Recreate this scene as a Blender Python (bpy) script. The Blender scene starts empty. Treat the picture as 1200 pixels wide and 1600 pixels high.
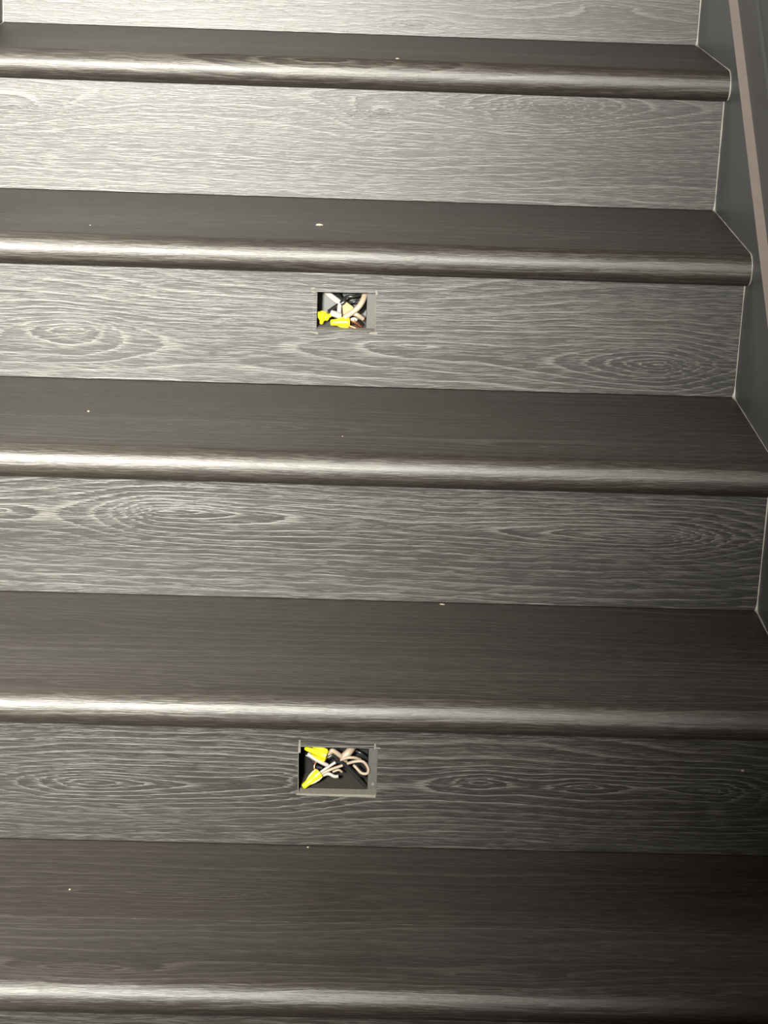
import bpy, math, random
from mathutils import Vector, Euler, Matrix

# ------------------------------------------------------------------ camera
scn = bpy.context.scene
col = scn.collection
CAM_LOC = Vector((-0.4849, -2.8532, 0.3234))
CAM_ROT = Euler((1.23076, -0.03502, -0.01636), 'XYZ')
FPX = 3223.85                                   # focal length in pixels of a 1200x1600 frame
cd = bpy.data.cameras.new('camera')
cam = bpy.data.objects.new('camera', cd); col.objects.link(cam)
cam.location = CAM_LOC; cam.rotation_euler = CAM_ROT
cd.sensor_fit = 'VERTICAL'; cd.sensor_height = 24.0; cd.lens = FPX / 1600 * 24.0
cd.clip_start = 0.05; cd.clip_end = 50
scn.camera = cam

# ------------------------------------------------------------------ light
w = bpy.data.worlds.new('world'); scn.world = w; w.use_nodes = True
bg = w.node_tree.nodes['Background']
bg.inputs[0].default_value = (1.0, 0.87, 0.72, 1); bg.inputs[1].default_value = 0.22

def area(name, loc, target, sx, sy, power, colr):
    d = bpy.data.lights.new(name, 'AREA'); d.shape = 'RECTANGLE'; d.size = sx; d.size_y = sy
    d.energy = power; d.color = colr
    o = bpy.data.objects.new(name, d); col.objects.link(o)
    o.location = loc
    o.rotation_euler = (Vector(target) - Vector(loc)).to_track_quat('-Z', 'Y').to_euler()
    return o
def spot(name, loc, target, half, power, colr, radius):
    d = bpy.data.lights.new(name, 'SPOT'); d.spot_size = 2 * half; d.spot_blend = 1.0
    d.energy = power; d.color = colr; d.shadow_soft_size = radius
    o = bpy.data.objects.new(name, d); col.objects.link(o)
    o.location = loc
    o.rotation_euler = (Vector(target) - Vector(loc)).to_track_quat('-Z', 'Y').to_euler()
    return o
spot('hall_spot_lamp', (-0.85, -3.29, 0.558), (-2.5, 0.0, 0.32), 0.92, 3150, (1.0, 0.972, 0.880), 0.10)
area('tread_fill_light', (-1.6, 0.1, 1.2), (-0.7, 0.0, -0.1), 0.8, 0.8, 18, (1.0, 0.95, 0.85))  # added soft fill from the upper left, lifts the left of the treads

vs = scn.view_settings
vs.view_transform = 'Standard'; vs.look = 'None'; vs.exposure = 0.0; vs.gamma = 1.0
vs.use_curve_mapping = False

# ------------------------------------------------------------------ stair dimensions (metres)
H, T, N, R, W = 0.18, 0.2370, 0.0351, 0.0188, 0.9411     # rise, run, overhang, nose radius, width
CR = CAM_ROT.to_matrix()
def ray(px, py):
    return CR @ Vector(((px - 600) / FPX, (800 - py) / FPX, -1.0))
def on_y(px, py, y):                    # point of a real plane y = const
    d = ray(px, py); t = (y - CAM_LOC.y) / d.y; return CAM_LOC + d * t
def on_z(px, py, z):
    d = ray(px, py); t = (z - CAM_LOC.z) / d.z; return CAM_LOC + d * t
def on_x(px, py, x):
    d = ray(px, py); t = (x - CAM_LOC.x) / d.x; return CAM_LOC + d * t

# ------------------------------------------------------------------ material helpers
class NB:
    def __init__(s, name):
        s.mat = bpy.data.materials.new(name); s.mat.use_nodes = True
        s.nt = s.mat.node_tree; s.nt.nodes.clear()
        s.out = s.nt.nodes.new('ShaderNodeOutputMaterial')
        s.p = s.nt.nodes.new('ShaderNodeBsdfPrincipled')
        s.nt.links.new(s.p.outputs[0], s.out.inputs[0])
    def set(s, sock, v):
        if hasattr(v, 'is_linked') or isinstance(v, bpy.types.NodeSocket): s.nt.links.new(v, sock)
        else: sock.default_value = v
    def m(s, op, a, b=None, c=None, clamp=False):
        n = s.nt.nodes.new('ShaderNodeMath'); n.operation = op; n.use_clamp = clamp
        s.set(n.inputs[0], a)
        if b is not None: s.set(n.inputs[1], b)
        if c is not None: s.set(n.inputs[2], c)
        return n.outputs[0]
    def comb(s, x, y, z=0.0):
        n = s.nt.nodes.new('ShaderNodeCombineXYZ')
        for i, v in enumerate((x, y, z)): s.set(n.inputs[i], v)
        return n.outputs[0]
    def noise(s, vec, scale=1.0, detail=2.0, rough=0.5, dist=0.0):
        n = s.nt.nodes.new('ShaderNodeTexNoise'); s.set(n.inputs['Vector'], vec)
        n.inputs['Scale'].default_value = scale; n.inputs['Detail'].default_value = detail
        n.inputs['Roughness'].default_value = rough; n.inputs['Distortion'].default_value = dist
        return n.outputs[0]
    def mr(s, v, a, b, c, d, kind='SMOOTHSTEP'):
        n = s.nt.nodes.new('ShaderNodeMapRange'); n.interpolation_type = kind; n.clamp = True
        s.set(n.inputs[0], v)
        for i, x in enumerate((a, b, c, d)): s.set(n.inputs[1 + i], x)
        return n.outputs[0]
    def mix(s, f, a, b):
        n = s.nt.nodes.new('ShaderNodeMix'); n.data_type = 'RGBA'
        s.set(n.inputs[0], f); s.set(n.inputs[6], a); s.set(n.inputs[7], b)
        return n.outputs[2]
    def bump(s, h, strength, dist):
        n = s.nt.nodes.new('ShaderNodeBump'); n.inputs['Strength'].default_value = strength
        n.inputs['Distance'].default_value = dist; s.set(n.inputs['Height'], h)
        return n.outputs[0]

def wood(name, seed, knots=(), slope=70.0, dark=(0.0055, 0.0045, 0.0036), light=(0.050, 0.0455, 0.037),
         rough=0.40, lines=1.0, swirl=2.6, spec=(0.64, 0.55)):
    """limed dark oak: u runs along the board, v across it, both in metres.
    knots: (u, v, half length, half height, rings)"""
    b = NB(name)
    uvn = b.nt.nodes.new('ShaderNodeUVMap'); uvn.uv_map = 'grain'
    sp = b.nt.nodes.new('ShaderNodeSeparateXYZ'); b.nt.links.new(uvn.outputs[0], sp.inputs[0])
    u, v = sp.outputs[0], sp.outputs[1]
    # gentle wander of the grain
    wob = b.noise(b.comb(b.m('MULTIPLY_ADD', u, 14.0, seed * 3.1), b.m('MULTIPLY', v, 60.0), seed), 1.0, 1.0)
    fv = b.m('MULTIPLY_ADD', b.m('SUBTRACT', wob, 0.5), 0.006, v)
    fu = b.m('MULTIPLY_ADD', b.m('SUBTRACT', b.noise(b.comb(u, b.m('MULTIPLY', v, 160.0), seed + 4.0), 5.0, 1.0), 0.5), 0.022, u)
    big = b.noise(b.comb(b.m('MULTIPLY_ADD', fu, 1.8, seed * 1.7), b.m('MULTIPLY', fv, 13.0), seed * 0.37), 1.0, 1.0)
    vc = knots[0][1] if knots else 0.08          # heart line of the cathedral figure
    dc = b.m('SUBTRACT', fv, vc)
    heart = b.m('SQRT', b.m('MULTIPLY_ADD', dc, dc, 0.012 ** 2))
    F = b.m('MULTIPLY_ADD', heart, slope, b.m('MULTIPLY', big, swirl * 3.0))
    near = None
    for (ku, kv, su, sv, rg) in knots:
        sl, sr = su if isinstance(su, tuple) else (su, su)
        x = b.m('SUBTRACT', fu, ku)
        du = b.m('MULTIPLY_ADD', b.m('MAXIMUM', x, 0.0), 1.0 / sr, b.m('MULTIPLY', b.m('MINIMUM', x, 0.0), 1.0 / sl))
        dv = b.m('POWER', b.m('ABSOLUTE', b.m('MULTIPLY', b.m('SUBTRACT', fv, kv), 1.0 / sv)), 1.5)
        q = b.m('MULTIPLY_ADD', du, du, b.m('ADD', dv, 0.004))
        g = b.m('POWER', 2.718, b.m('MULTIPLY', b.m('SQRT', q), -1.25))
        F = b.m('MULTIPLY_ADD', g, -1.45 * rg, F)
        near = g if near is None else b.m('ADD', near, g)
    t = b.m('FRACT', F)
    ring = b.m('MULTIPLY', b.mr(t, 0.0, 0.06, 0.0, 1.0), b.mr(t, 0.06, 0.36, 1.0, 0.0))
    late = b.mr(t, 0.55, 0.97, 0.0, 1.0)             # darker late wood before each pale line
    # pores: short pale dashes along the grain
    gv = b.m('MULTIPLY_ADD', F, 0.0013, fv)
    p1 = b.noise(b.comb(b.m('MULTIPLY_ADD', fu, 17.0, seed), b.m('MULTIPLY', gv, 400.0), seed), 1.0, 2.0, 0.6)
    p2 = b.noise(b.comb(b.m('MULTIPLY_ADD', fu, 48.0, seed), b.m('MULTIPLY', gv, 760.0), seed + 9.0), 1.0, 2.0, 0.6)
    band = b.noise(b.comb(b.m('MULTIPLY_ADD', fu, 1.1, seed), b.m('MULTIPLY', fv, 38.0), seed + 2.0), 1.0, 2.0, 0.55)
    pores = b.m('MULTIPLY', b.mr(p1, 0.36, 0.62, 0.20, 1.0), b.mr(p2, 0.40, 0.64, 0.0, 1.0))
    amp = b.mr(b.noise(b.comb(b.m('MULTIPLY_ADD', fu, 3.0, seed + 5.0), b.m('MULTIPLY', fv, 22.0), seed), 1.0, 1.0), 0.35, 0.62, 0.10, 0.46)
    if near is not None: amp = b.m('ADD', amp, b.m('MULTIPLY', near, 0.9), clamp=True)
    ringl = b.m('MULTIPLY', b.m('MULTIPLY', ring, amp), b.mr(p2, 0.25, 0.50, 0.55, 1.0))
    f = b.m('MULTIPLY_ADD', ringl, 0.66 * lines, b.m('MULTIPLY', pores, 0.44 * (0.4 + 0.6 * lines)))
    f = b.m('MULTIPLY_ADD', b.m('MULTIPLY', late, amp), -0.16 * lines, f)
    f = b.m('MULTIPLY_ADD', b.m('SUBTRACT', band, 0.42), 0.45, f, clamp=True)
    c = b.mix(f, (*dark, 1), (*light, 1))
    tint = b.noise(b.comb(b.m('MULTIPLY_ADD', u, 3.0, seed * 2.0), b.m('MULTIPLY', v, 14.0), seed + 7.0), 1.0, 1.0)
    c = b.mix(b.mr(tint, 0.45, 0.75, 0.0, 0.35), c, (dark[0] * 1.6, dark[1] * 1.4, dark[2] * 1.2, 1))
    b.set(b.p.inputs['Base Color'], c)
    b.set(b.p.inputs['Roughness'], b.m('MULTIPLY_ADD', f, 0.10, rough))
    b.set(b.p.inputs['Specular IOR Level'], b.m('MULTIPLY_ADD', f, spec[1], spec[0]))
    b.set(b.p.inputs['Normal'], b.bump(f, 0.42, 0.0006))
    return b.mat

def paint(name, c, rough=0.5, var=0.12, scale=40.0, metallic=0.0, bump=0.0, spec=0.5):
    b = NB(name)
    tc = b.nt.nodes.new('ShaderNodeTexCoord')
    n = b.noise(tc.outputs['Object'], scale, 3.0, 0.6)
    lo = tuple(x * (1 - var) for x in c) + (1,); hi = tuple(min(1, x * (1 + var)) for x in c) + (1,)
    b.set(b.p.inputs['Base Color'], b.mix(n, lo, hi))
    b.p.inputs['Roughness'].default_value = rough; b.p.inputs['Metallic'].default_value = metallic
    b.p.inputs['Specular IOR Level'].default_value = spec
    if bump: b.set(b.p.inputs['Normal'], b.bump(b.noise(tc.outputs['Object'], scale * 12, 2.0), bump, 0.0008))
    return b.mat

M = {}
M['skirt'] = paint('charcoal_satin_paint', (0.052, 0.054, 0.056), 0.45, 0.10, 30, bump=0.10)
M['wall'] = paint('dark_grey_wall_paint', (0.055, 0.055, 0.055), 0.55, 0.08, 20, bump=0.2)
M['edge'] = paint('taupe_edge_paint', (0.165, 0.138, 0.126), 0.5, 0.10, 60)
M['caulk'] = paint('pale_caulk', (0.27, 0.26, 0.235), 0.55, 0.25, 160)
M['raw'] = paint('raw_cut_edge', (0.135, 0.125, 0.105), 0.85, 0.4, 300)
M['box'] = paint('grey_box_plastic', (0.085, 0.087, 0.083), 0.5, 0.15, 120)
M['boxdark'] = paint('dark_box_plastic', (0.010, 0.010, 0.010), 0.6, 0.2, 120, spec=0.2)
M['boxmid'] = paint('warm_grey_box_plastic', (0.040, 0.037, 0.031), 0.7, 0.3, 150, spec=0.2)  # warm grey plastic, paler than the back panel, for the lower box floor
M['flange'] = paint('translucent_grey_plastic', (0.055, 0.055, 0.050), 0.5, 0.25, 150)
M['steel'] = paint('zinc_screw', (0.5, 0.5, 0.5), 0.3, 0.1, 200, 1.0)
M['yellow'] = paint('yellow_nylon', (0.46, 0.39, 0.008), 0.38, 0.06, 150)
M['white'] = paint('white_insulation', (0.27, 0.26, 0.235), 0.5, 0.06, 200)
M['cream'] = paint('cream_insulation', (0.26, 0.205, 0.15), 0.5, 0.08, 200)
M['tan'] = paint('tan_kraft_paper', (0.36, 0.24, 0.11), 0.8, 0.2, 250)
M['black'] = paint('black_insulation', (0.012, 0.012, 0.013), 0.3, 0.2, 200)
M['copper'] = paint('bare_copper', (0.60, 0.28, 0.15), 0.35, 0.15, 300, 1.0)
M['chip'] = paint('pale_wood_chip', (0.22, 0.19, 0.14), 0.8, 0.2, 400)

# ------------------------------------------------------------------ mesh helpers
def mesh_obj(name, verts, faces, mat, parent=None, smooth=False, uvf=None, sharp=None):
    me = bpy.data.meshes.new(name); me.from_pydata([tuple(v) for v in verts], [], faces); me.update()
    if mat: me.materials.append(mat)
    if smooth: me.polygons.foreach_set('use_smooth', [True] * len(me.polygons))
    if uvf:
        ul = me.uv_layers.new(name='grain')
        for li, l in enumerate(me.loops):
            ul.data[li].uv = uvf(l.vertex_index, me.vertices[l.vertex_index].co)
    if sharp is not None and smooth: me.set_sharp_from_angle(angle=sharp)
    o = bpy.data.objects.new(name, me); col.objects.link(o)
    if parent: o.parent = parent
    return o
def tag(o, label=None, cat=None, group=None, kind=None):
    for k, v in (('label', label), ('category', cat), ('group', group), ('kind', kind)):
        if v: o[k] = v
    return o
def empty(name, loc=(0, 0, 0)):
    o = bpy.data.objects.new(name, None); o.location = loc; o.empty_display_size = 0.05; col.objects.link(o); return o
BF = [(0, 3, 2, 1), (4, 5, 6, 7), (0, 1, 5, 4), (1, 2, 6, 5), (2, 3, 7, 6), (3, 0, 4, 7)]
def box_vf(x0, x1, y0, y1, z0, z1):
    return [(x0, y0, z0), (x1, y0, z0), (x1, y1, z0), (x0, y1, z0), (x0, y0, z1), (x1, y0, z1), (x1, y1, z1), (x0, y1, z1)], list(BF)
def merge(lst):
    V, F = [], []
    for v, f in lst:
        o = len(V); V += list(v); F += [tuple(i + o for i in p) for p in f]
    return V, F
def box(name, x0, x1, y0, y1, z0, z1, mat, parent=None):
    v, f = box_vf(x0, x1, y0, y1, z0, z1); return mesh_obj(name, v, f, mat, parent)
def prism_x(prof, x0, x1):              # closed (y, z) outline, swept along x
    n = len(prof)
    V = [(x0, y, z) for y, z in prof] + [(x1, y, z) for y, z in prof]
    F = [(i, (i + 1) % n, n + (i + 1) % n, n + i) for i in range(n)]
    F += [tuple(range(n - 1, -1, -1)), tuple(range(n, 2 * n))]
    return V, F
def smooth_path(pts, sub=5):            # Catmull-Rom
    P = [Vector(p) for p in pts]
    if len(P) < 3: return [P[0].lerp(P[-1], i / sub) for i in range(sub + 1)]
    out = []
    for i in range(len(P) - 1):
        a = P[i - 1] if i else P[0] * 2 - P[1]; b, c = P[i], P[i + 1]
        d = P[i + 2] if i + 2 < len(P) else P[-1] * 2 - P[-2]
        for k in range(sub):
            t = k / sub
            out.append(0.5 * ((2 * b) + (c - a) * t + (2 * a - 5 * b + 4 * c - d) * t * t + (3 * b - a - 3 * c + d) * t ** 3))
    out.append(P[-1]); return out
def tube_vf(path, rad, seg=10, caps=True):
    V, F = [], []; n = len(path); up = Vector((0.13, 0.9, 0.31)).normalized()
    for i, p in enumerate(path):
        t = (path[min(i + 1, n - 1)] - path[max(i - 1, 0)]).normalized()
        a = (up - t * up.dot(t)).normalized(); b_ = t.cross(a); up = a
        r = rad(i / (n - 1)) if callable(rad) else rad
        for k in range(seg):
            th = 2 * math.pi * k / seg; V.append(p + (a * math.cos(th) + b_ * math.sin(th)) * r)
    for i in range(n - 1):
        for k in range(seg):
            F.append((i * seg + k, i * seg + (k + 1) % seg, (i + 1) * seg + (k + 1) % seg, (i + 1) * seg + k))
    if caps: F += [tuple(range(seg - 1, -1, -1)), tuple(range((n - 1) * seg, n * seg))]
    return V, F

# ------------------------------------------------------------------ walls and skirting
K0, K1 = -1, 5                          # steps built, top to bottom
def nose_y(k): return -(k + 1) * T - N
top_a, top_b = on_x(1140, 0, 0.0), on_x(1196, 500, 0.0)       # upper edge of the right skirting board
pitch = H / T
off = ((top_a.z - pitch * top_a.y) + (top_b.z - pitch * top_b.y)) / 2
ya, yb = -(K1 + 1) * T - 0.12, 0.62
SK = 0.0115                             # board thickness
skirt_prof = [(ya, pitch * ya + off - 0.30), (yb, pitch * yb + off - 0.30), (yb, pitch * yb + off), (ya, pitch * ya + off)]
v, f = prism_x(skirt_prof, 0.0004, SK)
trim1 = tag(mesh_obj('trim_1', v, f, M['skirt']), 'charcoal painted skirting board along the right side of the stairs', kind='structure')
cap_prof = [(ya, pitch * ya + off), (yb, pitch * yb + off), (yb, pitch * yb + off + 0.0012), (ya, pitch * ya + off + 0.0012)]
v, f = prism_x(cap_prof, 0.0002, SK)
tag(mesh_obj('top_edge', v, f, M['edge'], trim1), 'taupe upper edge of the skirting board')
v, f = prism_x(skirt_prof, -W - SK, -W - 0.0004)
trim2 = tag(mesh_obj('trim_2', v, f, M['skirt']), 'charcoal painted skirting board along the left side of the stairs', kind='structure')
v, f = prism_x(cap_prof, -W - SK, -W - 0.0002)
mesh_obj('top_edge', v, f, M['edge'], trim2)
tag(box('wall_right', SK, SK + 0.10, -3.4, yb, -2.3, 1.6, M['wall']), 'dark grey wall on the right of the stairs', kind='structure')
# thin raised strip running up the wall, parallel to the skirting
s_a, s_b = on_x(1183, 0, SK), on_x(1199, 105, SK)
off2 = ((s_a.z - pitch * s_a.y) + (s_b.z - pitch * s_b.y)) / 2
v, f = prism_x([(ya, pitch * ya + off2 - 0.004), (yb, pitch * yb + off2 - 0.004), (yb, pitch * yb + off2 + 0.004), (ya, pitch * ya + off2 + 0.004)], SK - 0.004, SK)
tag(mesh_obj('trim_3', v, f, M['wall']), 'thin raised grey strip on the wall above the right skirting', kind='structure')

# caulk beads where steps meet the skirting: one per step and side
def step_outline(k):
    pts = [(-k * T - 0.0002, -k * H + H - 2 * R), (-k * T - 0.0002, -k * H + 0.0004)]
    pts += [(-k * T - 0.02, -k * H + 0.0002), (nose_y(k) + R, -k * H + 0.0002)]
    for a in range(80, -91, -17):
        pts.append((nose_y(k) + R - R * math.cos(math.radians(a)), -k * H - R + R * math.sin(math.radians(a))))
    return pts
rnd = random.Random(5)
def caulk(k, x, parent, sgn):
    raw = step_outline(k); path = []
    for i in range(len(raw) - 1):
        a, b_ = Vector((x, *raw[i])), Vector((x, *raw[i + 1])); n = max(1, int((b_ - a).length / 0.006))
        for j in range(n): path.append(a.lerp(b_, j / n))
    path.append(Vector((x, *raw[-1])))
    nz = [rnd.random() for _ in range(len(path) + 8)]
    def rad(t):
        i = int(t * (len(path) - 1)); s = sum(nz[i:i + 4]) / 4
        d = (path[i] - Vector((x, -k * T, -k * H))).length
        return 0.0005 + 0.0013 * max(0.0, s - 0.32) + (0.0022 * math.exp(-(d / 0.006) ** 2))
    v, f = tube_vf(path, rad, 6)
    return tag(mesh_obj('caulk_bead', v, f, M['caulk'], parent, True), 'pale caulk bead' )
for k in range(K0, K1 + 1):
    caulk(k, -0.0004, trim1, 1)
    caulk(k, -W + 0.0004, trim2, -1)

# ------------------------------------------------------------------ the staircase
stairs = empty('staircase', (0, 0, 0))
tag(stairs, 'dark limed oak staircase with rounded nosings and two square cut-outs in its risers', 'staircase')

def uv_r(px, py, k):                    # grain coordinates of a photo point on riser k
    p = on_y(px, py, -k * T); return p.x + W, p.z + k * H
def uv_t(px, py, k):
    p = on_z(px, py, -k * H); return p.x + W, -k * T - p.y
def kr(k, *L):
    return [(*uv_r(px, py, k), a, b_, g) for px, py, a, b_, g in L]
def kt(k, *L):
    return [(*uv_t(px, py, k), a, b_, g) for px, py, a, b_, g in L]
riser_knots = {
    -1: [], 0: kr(0, (645, 38, .05, .012, 3), (950, 10, .10, .02, 3)),
    1: kr(1, (850, 165, .10, .030, 6), (20, 165, (.10, .10), .024, 3), (590, 175, .05, .02, 2.5)),
    2: kr(2, (1028, 572, (.13, .075), .036, 6), (110, 515, (.12, .085), .032, 4.5), (640, 540, .12, .02, 2)),
    3: kr(3, (1035, 838, (.24, .10), .028, 6.5), (250, 800, (.075, .26), .030, 6.5), (0, 798, .05, .018, 2.5)),
    4: kr(4, (140, 1222, (.14, .20), .036, 6.5), (430, 1215, (.10, .07), .035, 3), (750, 1222, (.07, .06), .020, 3.5), (915, 1230, .06, .016, 3), (1120, 1235, (.13, .05), .022, 3.5)),
    5: []}
tread_knots = {
    -1: [], 0: kt(0, (500, 90, .12, .02, 2.5)), 1: kt(1, (90, 345, (.12, .10), .02, 3), (700, 372, .10, .02, 2.5)), 2: kt(2, (320, 665, (.1, .14), .02, 3.5), (900, 700, .12, .014, 2.5)),
    3: kt(3, (190, 1068, (.10, .12), .014, 3), (30, 965, (.06, .12), .018, 3), (880, 1085, .14, .012, 3)),
    4: kt(4, (330, 1397, (.20, .09), .016, 3.5), (125, 1512, .11, .016, 3.5), (780, 1525, .12, .014, 2.5)), 5: []}

RT = 0.012                              # riser board thickness
holes = {}
def rect_px(k, l, t, r, b_):
    p = on_y(l, t, -k * T); q = on_y(r, b_, -k * T); return p.x, q.x, q.z, p.z
holes[2] = rect_px(2, 496, 456, 585.5, 517)
holes[4] = rect_px(4, 467, 1167, 588, 1242)

risers, treads = {}, {}
for k in range(K0, K1 + 2):
    y = -k * T; z0 = -k * H + 0.0007; z1 = -k * H + H - 2 * R
    mat = wood('limed_oak_riser_%d' % (k + 1), 3.7 + k * 5.3, riser_knots.get(k, []), slope=80, rough=0.47, swirl=1.7)
    if k in holes:
        hx0, hx1, hz0, hz1 = holes[k]
        xs, zs = [-W, hx0, hx1, 0.0], [z0, hz0, hz1, z1]
        V, F = [], []
        for yy in (y, y + RT):
            for zz in zs:
                for xx in xs: V.append((xx, yy, zz))
        I = lambda s, j, i: s * 16 + j * 4 + i
        for j in range(3):
            for i in range(3):
                if i == 1 and j == 1: continue
                F.append((I(0, j, i), I(0, j, i + 1), I(0, j + 1, i + 1), I(0, j + 1, i)))
                F.append((I(1, j, i), I(1, j + 1, i), I(1, j + 1, i + 1), I(1, j, i + 1)))
        for i in range(3):
            F.append((I(0, 0, i), I(1, 0, i), I(1, 0, i + 1), I(0, 0, i + 1)))
            F.append((I(0, 3, i), I(0, 3, i + 1), I(1, 3, i + 1), I(1, 3, i)))
            F.append((I(0, i, 0), I(0, i + 1, 0), I(1, i + 1, 0), I(1, i, 0)))
            F.append((I(0, i, 3), I(1, i, 3), I(1, i + 1, 3), I(0, i + 1, 3)))
        F.append((I(0, 1, 1), I(0, 1, 2), I(1, 1, 2), I(1, 1, 1)))
        F.append((I(0, 2, 1), I(1, 2, 1), I(1, 2, 2), I(0, 2, 2)))
        F.append((I(0, 1, 1), I(1, 1, 1), I(1, 2, 1), I(0, 2, 1)))
        F.append((I(0, 1, 2), I(0, 2, 2), I(1, 2, 2), I(1, 1, 2)))
    else:
        V, F = box_vf(-W, 0, y, y + RT, z0, z1)
    o = mesh_obj('riser', V, F, mat, stairs, uvf=lambda i, c, k=k: (c.x + W, c.z + k * H))
    if k in holes:
        o.data.materials.append(M['raw'])
        for p in o.data.polygons[-4:]: p.material_index = 1
    risers[k] = o

seam = -3 * T - on_z(1000, 1035, -3 * H).y      # joint between tread board and nosing, from the riser
for k in range(K0, K1 + 1):
    yb_, zt, yn = -k * T + RT, -k * H, nose_y(k)
    ys = -k * T - seam; zb = zt - 2 * R; g = 0.00010
    mat = wood('limed_oak_tread_%d' % (k + 1), 71.3 + k * 4.9, tread_knots.get(k, []), slope=75, rough=0.52, lines=1.0, swirl=1.5,
               dark=(0.0098, 0.0066, 0.0044), light=(0.044, 0.0335, 0.0245), spec=(0.62, 0.60))
    nmat = wood('limed_oak_nosing_%d' % (k + 1), 71.3 + k * 4.9, tread_knots.get(k, []), slope=75, rough=0.52, lines=1.0, swirl=1.5,
                dark=(0.0098, 0.0067, 0.0046), light=(0.045, 0.0355, 0.0265), spec=(0.72, 0.70))
    tb = [(yb_, zb), (yb_, zt), (ys + g + 0.00012, zt), (ys + g, zt - 0.00012), (ys + g, zb)]
    V, F = prism_x(tb, -W, 0)
    t_o = mesh_obj('tread', V, F, mat, stairs, uvf=lambda i, c, k=k: (c.x + W, -k * T - c.y))
    prof = [(ys - g, zb), (ys - g, zt - 0.00012), (ys - g - 0.00012, zt)]; arc = [0, 0, 0]
    NA = 28
    for a in range(NA + 1):
        th = math.radians(90 - 180 * a / NA)
        prof.append((yn + R - R * math.cos(th), zt - R + R * math.sin(th)))
    L = [0.0]
    for i in range(1, len(prof)): L.append(L[-1] + math.dist(prof[i], prof[i - 1]))
    base = L[2]
    V, F = prism_x(prof, -W, 0)
    npf = len(prof)
    n_o = mesh_obj('nosing', V, F, nmat, t_o, smooth=True, sharp=math.radians(25),
                   uvf=lambda i, c, L=L, base=base, npf=npf: (c.x + W, seam + (L[i % npf] - base)))
    treads[k] = t_o

# ------------------------------------------------------------------ cut-outs: overcut scratches, box, wiring
def scratch(k, px0, py0, px1, py1, wd, parent, th=0.0003):
    a, b_ = on_y(px0, py0, -k * T), on_y(px1, py1, -k * T)
    d = (b_ - a).normalized(); n = Vector((-d.z, 0, d.x)) * wd * 0.5; e = Vector((0, -th, 0)); V = []
    for yy in (Vector((0, 0.0, 0)), e):
        V += [a - n * 0.4 + yy, b_ - n + yy, b_ + n * 0.7 + yy, a + n * 0.6 + yy]
    return mesh_obj('cut_mark', V, BF, M['raw'], parent)
for s in [(2, 486, 451, 492, 450, .0030), (2, 487, 456, 493, 457, .0018), (2, 588, 454, 589, 461, .0034), (2, 484, 518, 497, 521, .0030), (2, 577, 521, 590, 520, .0030),
          (2, 490, 456, 490, 517, .0005), (2, 587, 462, 586, 518, .0006), (2, 494, 454.5, 586, 455, .0005),
          (4, 468, 1156, 468, 1176, .0030), (4, 463, 1241, 587, 1243.5, .0036), (4, 586, 1162, 586, 1170, .0024), (4, 586, 1168, 594, 1169, .0016),
          (4, 466, 1176, 466, 1240, .0007), (4, 468, 1166, 588, 1166, .0007)]:
    k, x0, y0, x1, y1, wd = s
    scratch(k, x0, y0, x1, y1, wd, risers[k])

def junction_box(k, rim_r, label, back_mat, floor_mat, D):
    hx0, hx1, hz0, hz1 = holes[k]; y0 = -k * T + RT + 0.0005; t = 0.0022
    r = empty('junction_box', ((hx0 + hx1) / 2, y0, hz0)); tag(r, label, 'electrical box', 'recessed boxes in the risers')
    o = r.location
    x0, x1, z0, z1 = hx0 - 0.001 - o.x, hx1 - rim_r - o.x, hz0 - 0.001 - o.z, hz1 + 0.001 - o.z
    box('back_panel', x0 - t, x1 + t, D, D + t, z0 - t, z1 + t, back_mat, r)
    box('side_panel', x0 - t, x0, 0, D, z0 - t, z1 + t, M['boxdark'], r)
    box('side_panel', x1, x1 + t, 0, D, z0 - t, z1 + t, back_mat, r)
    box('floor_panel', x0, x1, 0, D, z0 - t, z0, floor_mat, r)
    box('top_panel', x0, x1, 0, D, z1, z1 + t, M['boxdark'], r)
    fl, ff = merge([box_vf(x1, x1 + rim_r + 0.012, -0.0003, t, z0 - 0.012, z1 + 0.012), box_vf(x0 - 0.012, x0, -0.0003, t, z0 - 0.012, z1 + 0.012),
                    box_vf(x0, x1, -0.0003, t, z1, z1 + 0.012), box_vf(x0, x1, -0.0003, t, z0 - 0.012, z0)])
    mesh_obj('flange', fl, ff, M['flange'], r)
    if k == 4:
        v, f = tube_vf([Vector((x1 + rim_r * 0.6, -0.0012, z0 + 0.007)), Vector((x1 + rim_r * 0.6, 0.001, z0 + 0.007))], 0.0017, 12)
        mesh_obj('screw', v, f, M['steel'], r)
    return r
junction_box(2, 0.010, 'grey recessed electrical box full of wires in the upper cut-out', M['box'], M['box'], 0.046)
junction_box(4, 0.009, 'dark recessed electrical box in the lower cut-out', M['boxdark'], M['boxmid'], 0.036)

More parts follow.
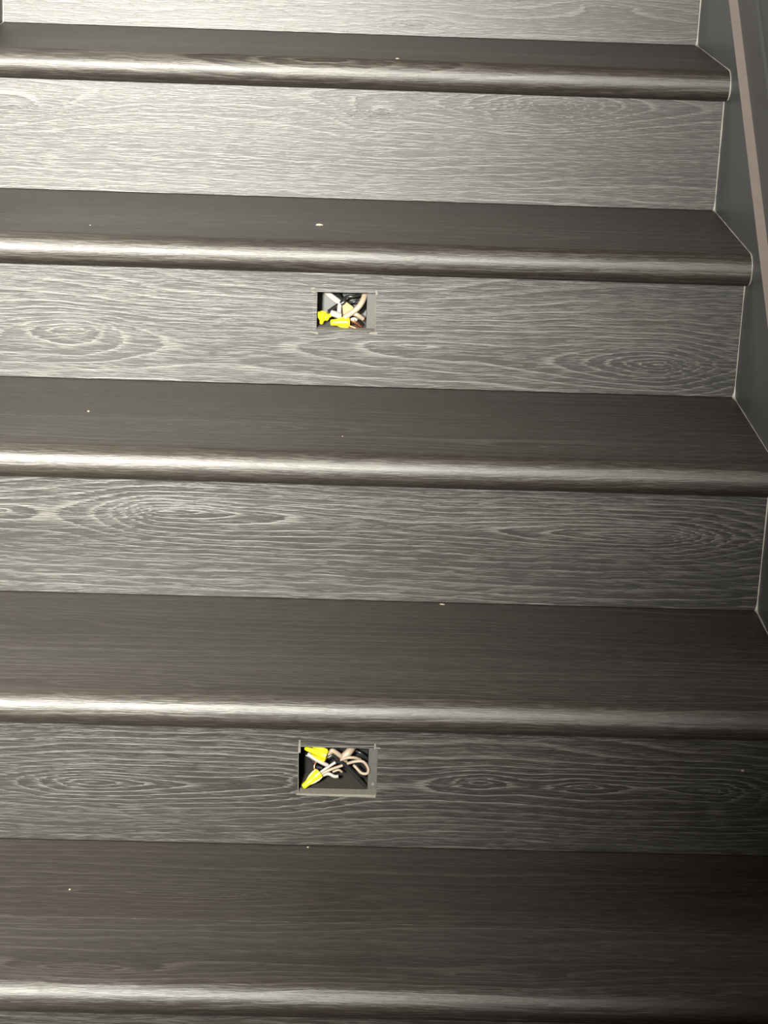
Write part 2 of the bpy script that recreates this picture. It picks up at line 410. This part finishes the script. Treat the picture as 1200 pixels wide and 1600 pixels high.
def P(k, px, py, depth): return on_y(px, py, -k * T + depth * (0.82 if k == 4 else 1.0))
def px_r(k, wpx): return wpx * 0.5 * ((-k * T - CAM_LOC.y) / FPX) * 1.05
def wire(k, pts, wpx, mat, label, cat='wire', name='wire', tip=None, group=None):
    path = smooth_path([P(k, *p) for p in pts], 6); base = path[0].copy()
    r = px_r(k, wpx)
    v, f = tube_vf([p - base for p in path], r, 10)
    o = mesh_obj(name, v, f, mat, None, True, sharp=math.radians(50)); o.location = base
    tag(o, label, cat, group)
    if tip:
        d = (path[-1] - path[-2]).normalized(); e = path[-1] - base
        v, f = tube_vf([e - d * 0.001, e + d * tip * 0.5, e + d * tip], r * 0.5, 8)
        mesh_obj('bare_end', v, f, M['copper'], o, True, sharp=math.radians(50))
    return o
def connector(k, a, b_, w0, w1, label, wing=0.35, roll=0.0):
    """yellow winged twist-on connector, closed tip at a, open skirt at b"""
    A, B = P(k, *a), P(k, *b_); d = (B - A); Ln = d.length; d.normalize()
    n0, n1 = px_r(k, w0), px_r(k, w1)
    up = Vector((0, -1, 0)); s1 = d.cross(up).normalized(); s2 = s1.cross(d).normalized()
    V, F = [], []; seg = 16
    st = [(0, .55), (.02, .85), (.06, 1.0), (.35, 1.04), (.62, 1.06), (.66, 1.16), (.72, 1.2), (.97, 1.26), (1.0, 1.2), (1.0, .9), (.8, .8)]
    for t, m_ in st:
        r = (n0 + (n1 - n0) * t) * m_ / 1.2
        for j in range(seg):
            th = 2 * math.pi * j / seg
            rr = r * (1.0 + (0.05 if (j % 2 and .05 < t < .64) else 0.0))     # grip ribs
            V.append(d * (t * Ln) + (s1 * math.cos(th) + s2 * math.sin(th)) * rr)
    m = len(st)
    for i in range(m - 1):
        for j in range(seg): F.append((i * seg + j, i * seg + (j + 1) % seg, (i + 1) * seg + (j + 1) % seg, (i + 1) * seg + j))
    F += [tuple(range(seg - 1, -1, -1)), tuple(range((m - 1) * seg, m * seg))]
    o = mesh_obj('wire_connector', V, F, M['yellow'], None, True, sharp=math.radians(40)); o.location = A
    tag(o, label, 'wire connector', 'yellow twist-on connectors in the boxes')
    for sg in (-1, 1):
        q = s1 * math.cos(roll) + s2 * math.sin(roll); q = q * sg; nn = d.cross(q)
        prof = [(.30, .8), (.55, 1.25 + wing), (.78, 1.45 + wing), (.95, 1.35 + wing), (.99, .9)]
        V = []
        for side in (-1, 1):
            for t, m_ in prof: V.append(d * (t * Ln) + q * (n1 * m_ / 1.2) + nn * (side * n1 * 0.16))
        c = len(prof); F = [tuple(range(c)), tuple(range(2 * c - 1, c - 1, -1))] + [(i, c + i, c + (i + 1) % c, (i + 1) % c) for i in range(c)]
        mesh_obj('wing', V, F, M['yellow'], o)
    return o

GU, GL = 'wires in the upper cut-out', 'wires in the lower cut-out'
# upper cut-out
wire(2, [(505, 450, .040), (515, 461, .030), (531, 473, .024)], 9.5, M['white'], 'thick white wire slanting in from the top left of the upper cut-out', group=GU)
wire(2, [(524, 455, .040), (533, 467, .026), (538, 471, .022), (527, 478, .022), (514, 487, .026)], 7, M['black'], 'black wire bent behind the white one in the upper cut-out', group=GU)
wire(2, [(537, 470, .026), (541, 464, .020), (553, 463, .019), (566, 459, .026)], 5, M['black'], 'short black wire arching under the top edge of the upper cut-out', group=GU)
wire(2, [(540, 473, .026), (552, 472, .022), (561, 468, .024)], 4, M['black'], 'thin black wire below the arching black one in the upper cut-out', group=GU)
wire(2, [(571, 457, .026), (566, 471, .016), (557, 483, .012), (538, 496, .012)], 9, M['cream'], 'cream wire sweeping down from the top right of the upper cut-out', group=GU)
wire(2, [(575, 459, .032), (570, 475, .030), (561, 488, .028)], 3.5, M['black'], 'thin black wire along the right of the cream wire in the upper cut-out', group=GU)
wire(2, [(549, 489, .016), (558, 492, .014), (567, 498, .018)], 7, M['cream'], 'short cream wire end pointing lower right in the upper cut-out', tip=.004, group=GU)
wire(2, [(531, 474, .022), (530, 484, .018), (530, 495, .018)], 7, M['white'], 'short white wire standing upright in the middle of the upper cut-out', group=GU)
wire(2, [(517, 489, .014), (524, 491, .013), (532, 494, .014)], 10, M['white'], 'stubby white wire end beside the curled yellow connector in the upper cut-out', group=GU)
wire(2, [(535, 476, .026), (534, 486, .024), (535, 495, .024)], 3, M['black'], 'thin upright black wire beside the tan paper in the upper cut-out', group=GU)
wire(2, [(543, 500, .016), (552, 501, .013), (565, 511, .016)], 5.5, M['copper'], 'bare copper wire in the upper cut-out nearest its lower right corner', group=GU)
wire(2, [(540, 508, .012), (551, 511, .012), (563, 515.5, .012)], 4, M['copper'], 'bare copper wire lying on the floor of the upper cut-out', group=GU)
wire(2, [(545, 505, .026), (556, 503, .024), (566, 510, .026)], 9, M['black'], 'black wire behind the copper ones in the upper cut-out', group=GU)
wire(2, [(549, 499, .011), (554, 498, .010), (557, 500, .011)], 5, M['white'], 'tiny white wire end above the copper wires in the upper cut-out', group=GU)
# folded kraft paper scrap
a = [P(2, x, y, d) for x, y, d in ((535, 475, .024), (541, 472, .022), (551, 479, .018), (556, 488, .017), (547, 492, .018), (536, 491, .022))]
b0 = a[0].copy(); V = [p - b0 for p in a] + [p - b0 + Vector((0, .0012, 0)) for p in a]; n = 6
tag(mesh_obj('paper_scrap', V, [tuple(range(n)), tuple(range(2 * n - 1, n - 1, -1))] + [(i, n + i, n + (i + 1) % n, (i + 1) % n) for i in range(n)], M['tan']),
    'folded tan paper scrap among the wires of the upper cut-out', 'paper').location = b0
connector(2, (516, 504, .010), (546, 503, .012), 11, 14, 'yellow wire connector lying on the floor of the upper cut-out', .10)
connector(2, (502, 506, .012), (505, 488, .009), 7, 11, 'yellow wire connector with spread wings in the left corner of the upper cut-out', .35, .2)
connector(2, (517, 492, .012), (507, 497, .010), 7, 8, 'small yellow wire connector between the two others in the upper cut-out', .1)
# lower cut-out
connector(4, (476, 1169, .016), (511, 1181, .008), 7, 18, 'yellow wire connector under the top left corner of the lower cut-out', .12, .1)
connector(4, (473, 1230, .002), (500, 1207, .010), 11, 15, 'yellow wire connector pointing to the lower left corner of the lower cut-out', .05, .5)
wire(4, [(512, 1184, .012), (521, 1180, .014), (530, 1187, .016), (545, 1200, .020), (571, 1228, .022)], 7, M['black'], 'black wire running diagonally to the lower right in the lower cut-out', group=GL)
wire(4, [(524, 1190, .020), (540, 1194, .022), (556, 1207, .026), (574, 1216, .030)], 4.5, M['black'], 'thin black wire just above the diagonal black one in the lower cut-out', group=GL)
wire(4, [(553, 1172, .036), (564, 1177, .032), (576, 1187, .034)], 5, M['black'], 'black wire curving over the cream loop in the lower cut-out', group=GL)
wire(4, [(507, 1181, .016), (516, 1176, .014), (520, 1173, .013), (533, 1182, .016), (540, 1190, .022)], 8, M['cream'], 'thick cream wire bent next to the upper connector in the lower cut-out', group=GL)
wire(4, [(551, 1167, .030), (545, 1175, .020), (535, 1184, .018)], 13, M['cream'], 'widest cream wire at the top of the lower cut-out', group=GL)
wire(4, [(530, 1188, .016), (543, 1184, .013), (554, 1184, .014), (563, 1187, .018)], 5, M['cream'], 'cream wire arching above the loop in the lower cut-out', group=GL)
wire(4, [(543, 1193, .014), (554, 1190, .011), (567, 1190, .010), (575, 1200, .010), (574, 1208, .010), (565, 1208, .011), (556, 1199, .013), (553, 1196, .016)], 5, M['cream'], 'cream wire curled into a loop at the right of the lower cut-out', group=GL)
wire(4, [(498, 1209, .012), (509, 1201, .013), (524, 1191, .016)], 5, M['white'], 'upper of two white wires leaving the lower left connector in the lower cut-out', group=GL)
wire(4, [(500, 1211, .012), (515, 1203, .013), (535, 1196, .018)], 5, M['cream'], 'lower of two pale wires leaving the lower left connector in the lower cut-out', group=GL)
wire(4, [(502, 1212, .014), (513, 1209, .012), (522, 1213, .011), (528, 1213, .012)], 6, M['white'], 'white wire end with a blunt tip in the middle of the lower cut-out', group=GL)
wire(4, [(520, 1206, .022), (529, 1203, .022), (534, 1206, .024)], 4, M['cream'], 'short dim cream wire end right of the blunt white tip in the lower cut-out', group=GL)
wire(4, [(481, 1178, .024), (496, 1188, .020), (512, 1196, .020)], 7, M['white'], 'white wire passing beneath the upper connector in the lower cut-out', group=GL)
wire(4, [(493, 1208, .014), (491, 1198, .016), (494, 1190, .020)], 4, M['copper'], 'short copper wire above the lower left connector in the lower cut-out', group=GL)
wire(4, [(478, 1180, .030), (487, 1186, .028), (494, 1197, .026), (503, 1200, .026)], 6, M['black'], 'black wire at the far left behind the connectors of the lower cut-out', group=GL)

# ------------------------------------------------------------------ debris
def chip(px, py, k, l, wd, rz, label):
    p = on_z(px, py, -k * H); h = wd * 0.5; r_ = random.Random(int(px))
    V = [(-l / 2, -wd / 3, 0), (l * .1, -wd / 2, 0), (l / 2, 0, 0), (-l * .1, wd / 2, 0), (-l / 2.4, -wd / 4, h * .8), (l * .1, -wd / 3, h), (l / 2.3, 0, h * .6), (-l * .1, wd / 3, h)]
    o = mesh_obj('debris_chip', V, BF, M['chip']); o.location = p; o.rotation_euler.z = rz
    tag(o, label, 'debris')
chip(499, 352, 1, .009, .004, .1, 'pale splinter lying mid-width on the second tread from the top')
chip(141, 352, 1, .002, .0015, .4, 'pale crumb at the left of the second tread from the top')
chip(138, 643, 2, .0035, .003, .6, 'pale crumb at the left of the tread below the upper cut-out')
chip(535, 682, 2, .002, .0015, .6, 'tiny pale crumb mid-width on the tread below the upper cut-out')
chip(691, 944.5, 3, .006, .002, -.2, 'pale sliver against the riser on the tread above the lower cut-out')
chip(109, 1390, 4, .0025, .002, .3, 'pale crumb at the left of the lowest tread in view')
chip(481, 1324, 4, .003, .002, .3, 'tiny pale crumb against the riser on the lowest tread in view')
for k, px, py in ((4, 1160, 1204), (0, 622, 90)):
    if k == 4:
        p = on_y(px, py, -k * T); v, f = box_vf(p.x - .0012, p.x + .0014, p.y - .0004, p.y, p.z - .001, p.z + .0013)
        tag(mesh_obj('paint_fleck', v, f, M['chip'], risers[k]), 'pale paint fleck')
chip(621, 92, 0, .005, .0025, .2, 'pale crumb near the nosing of the top tread')
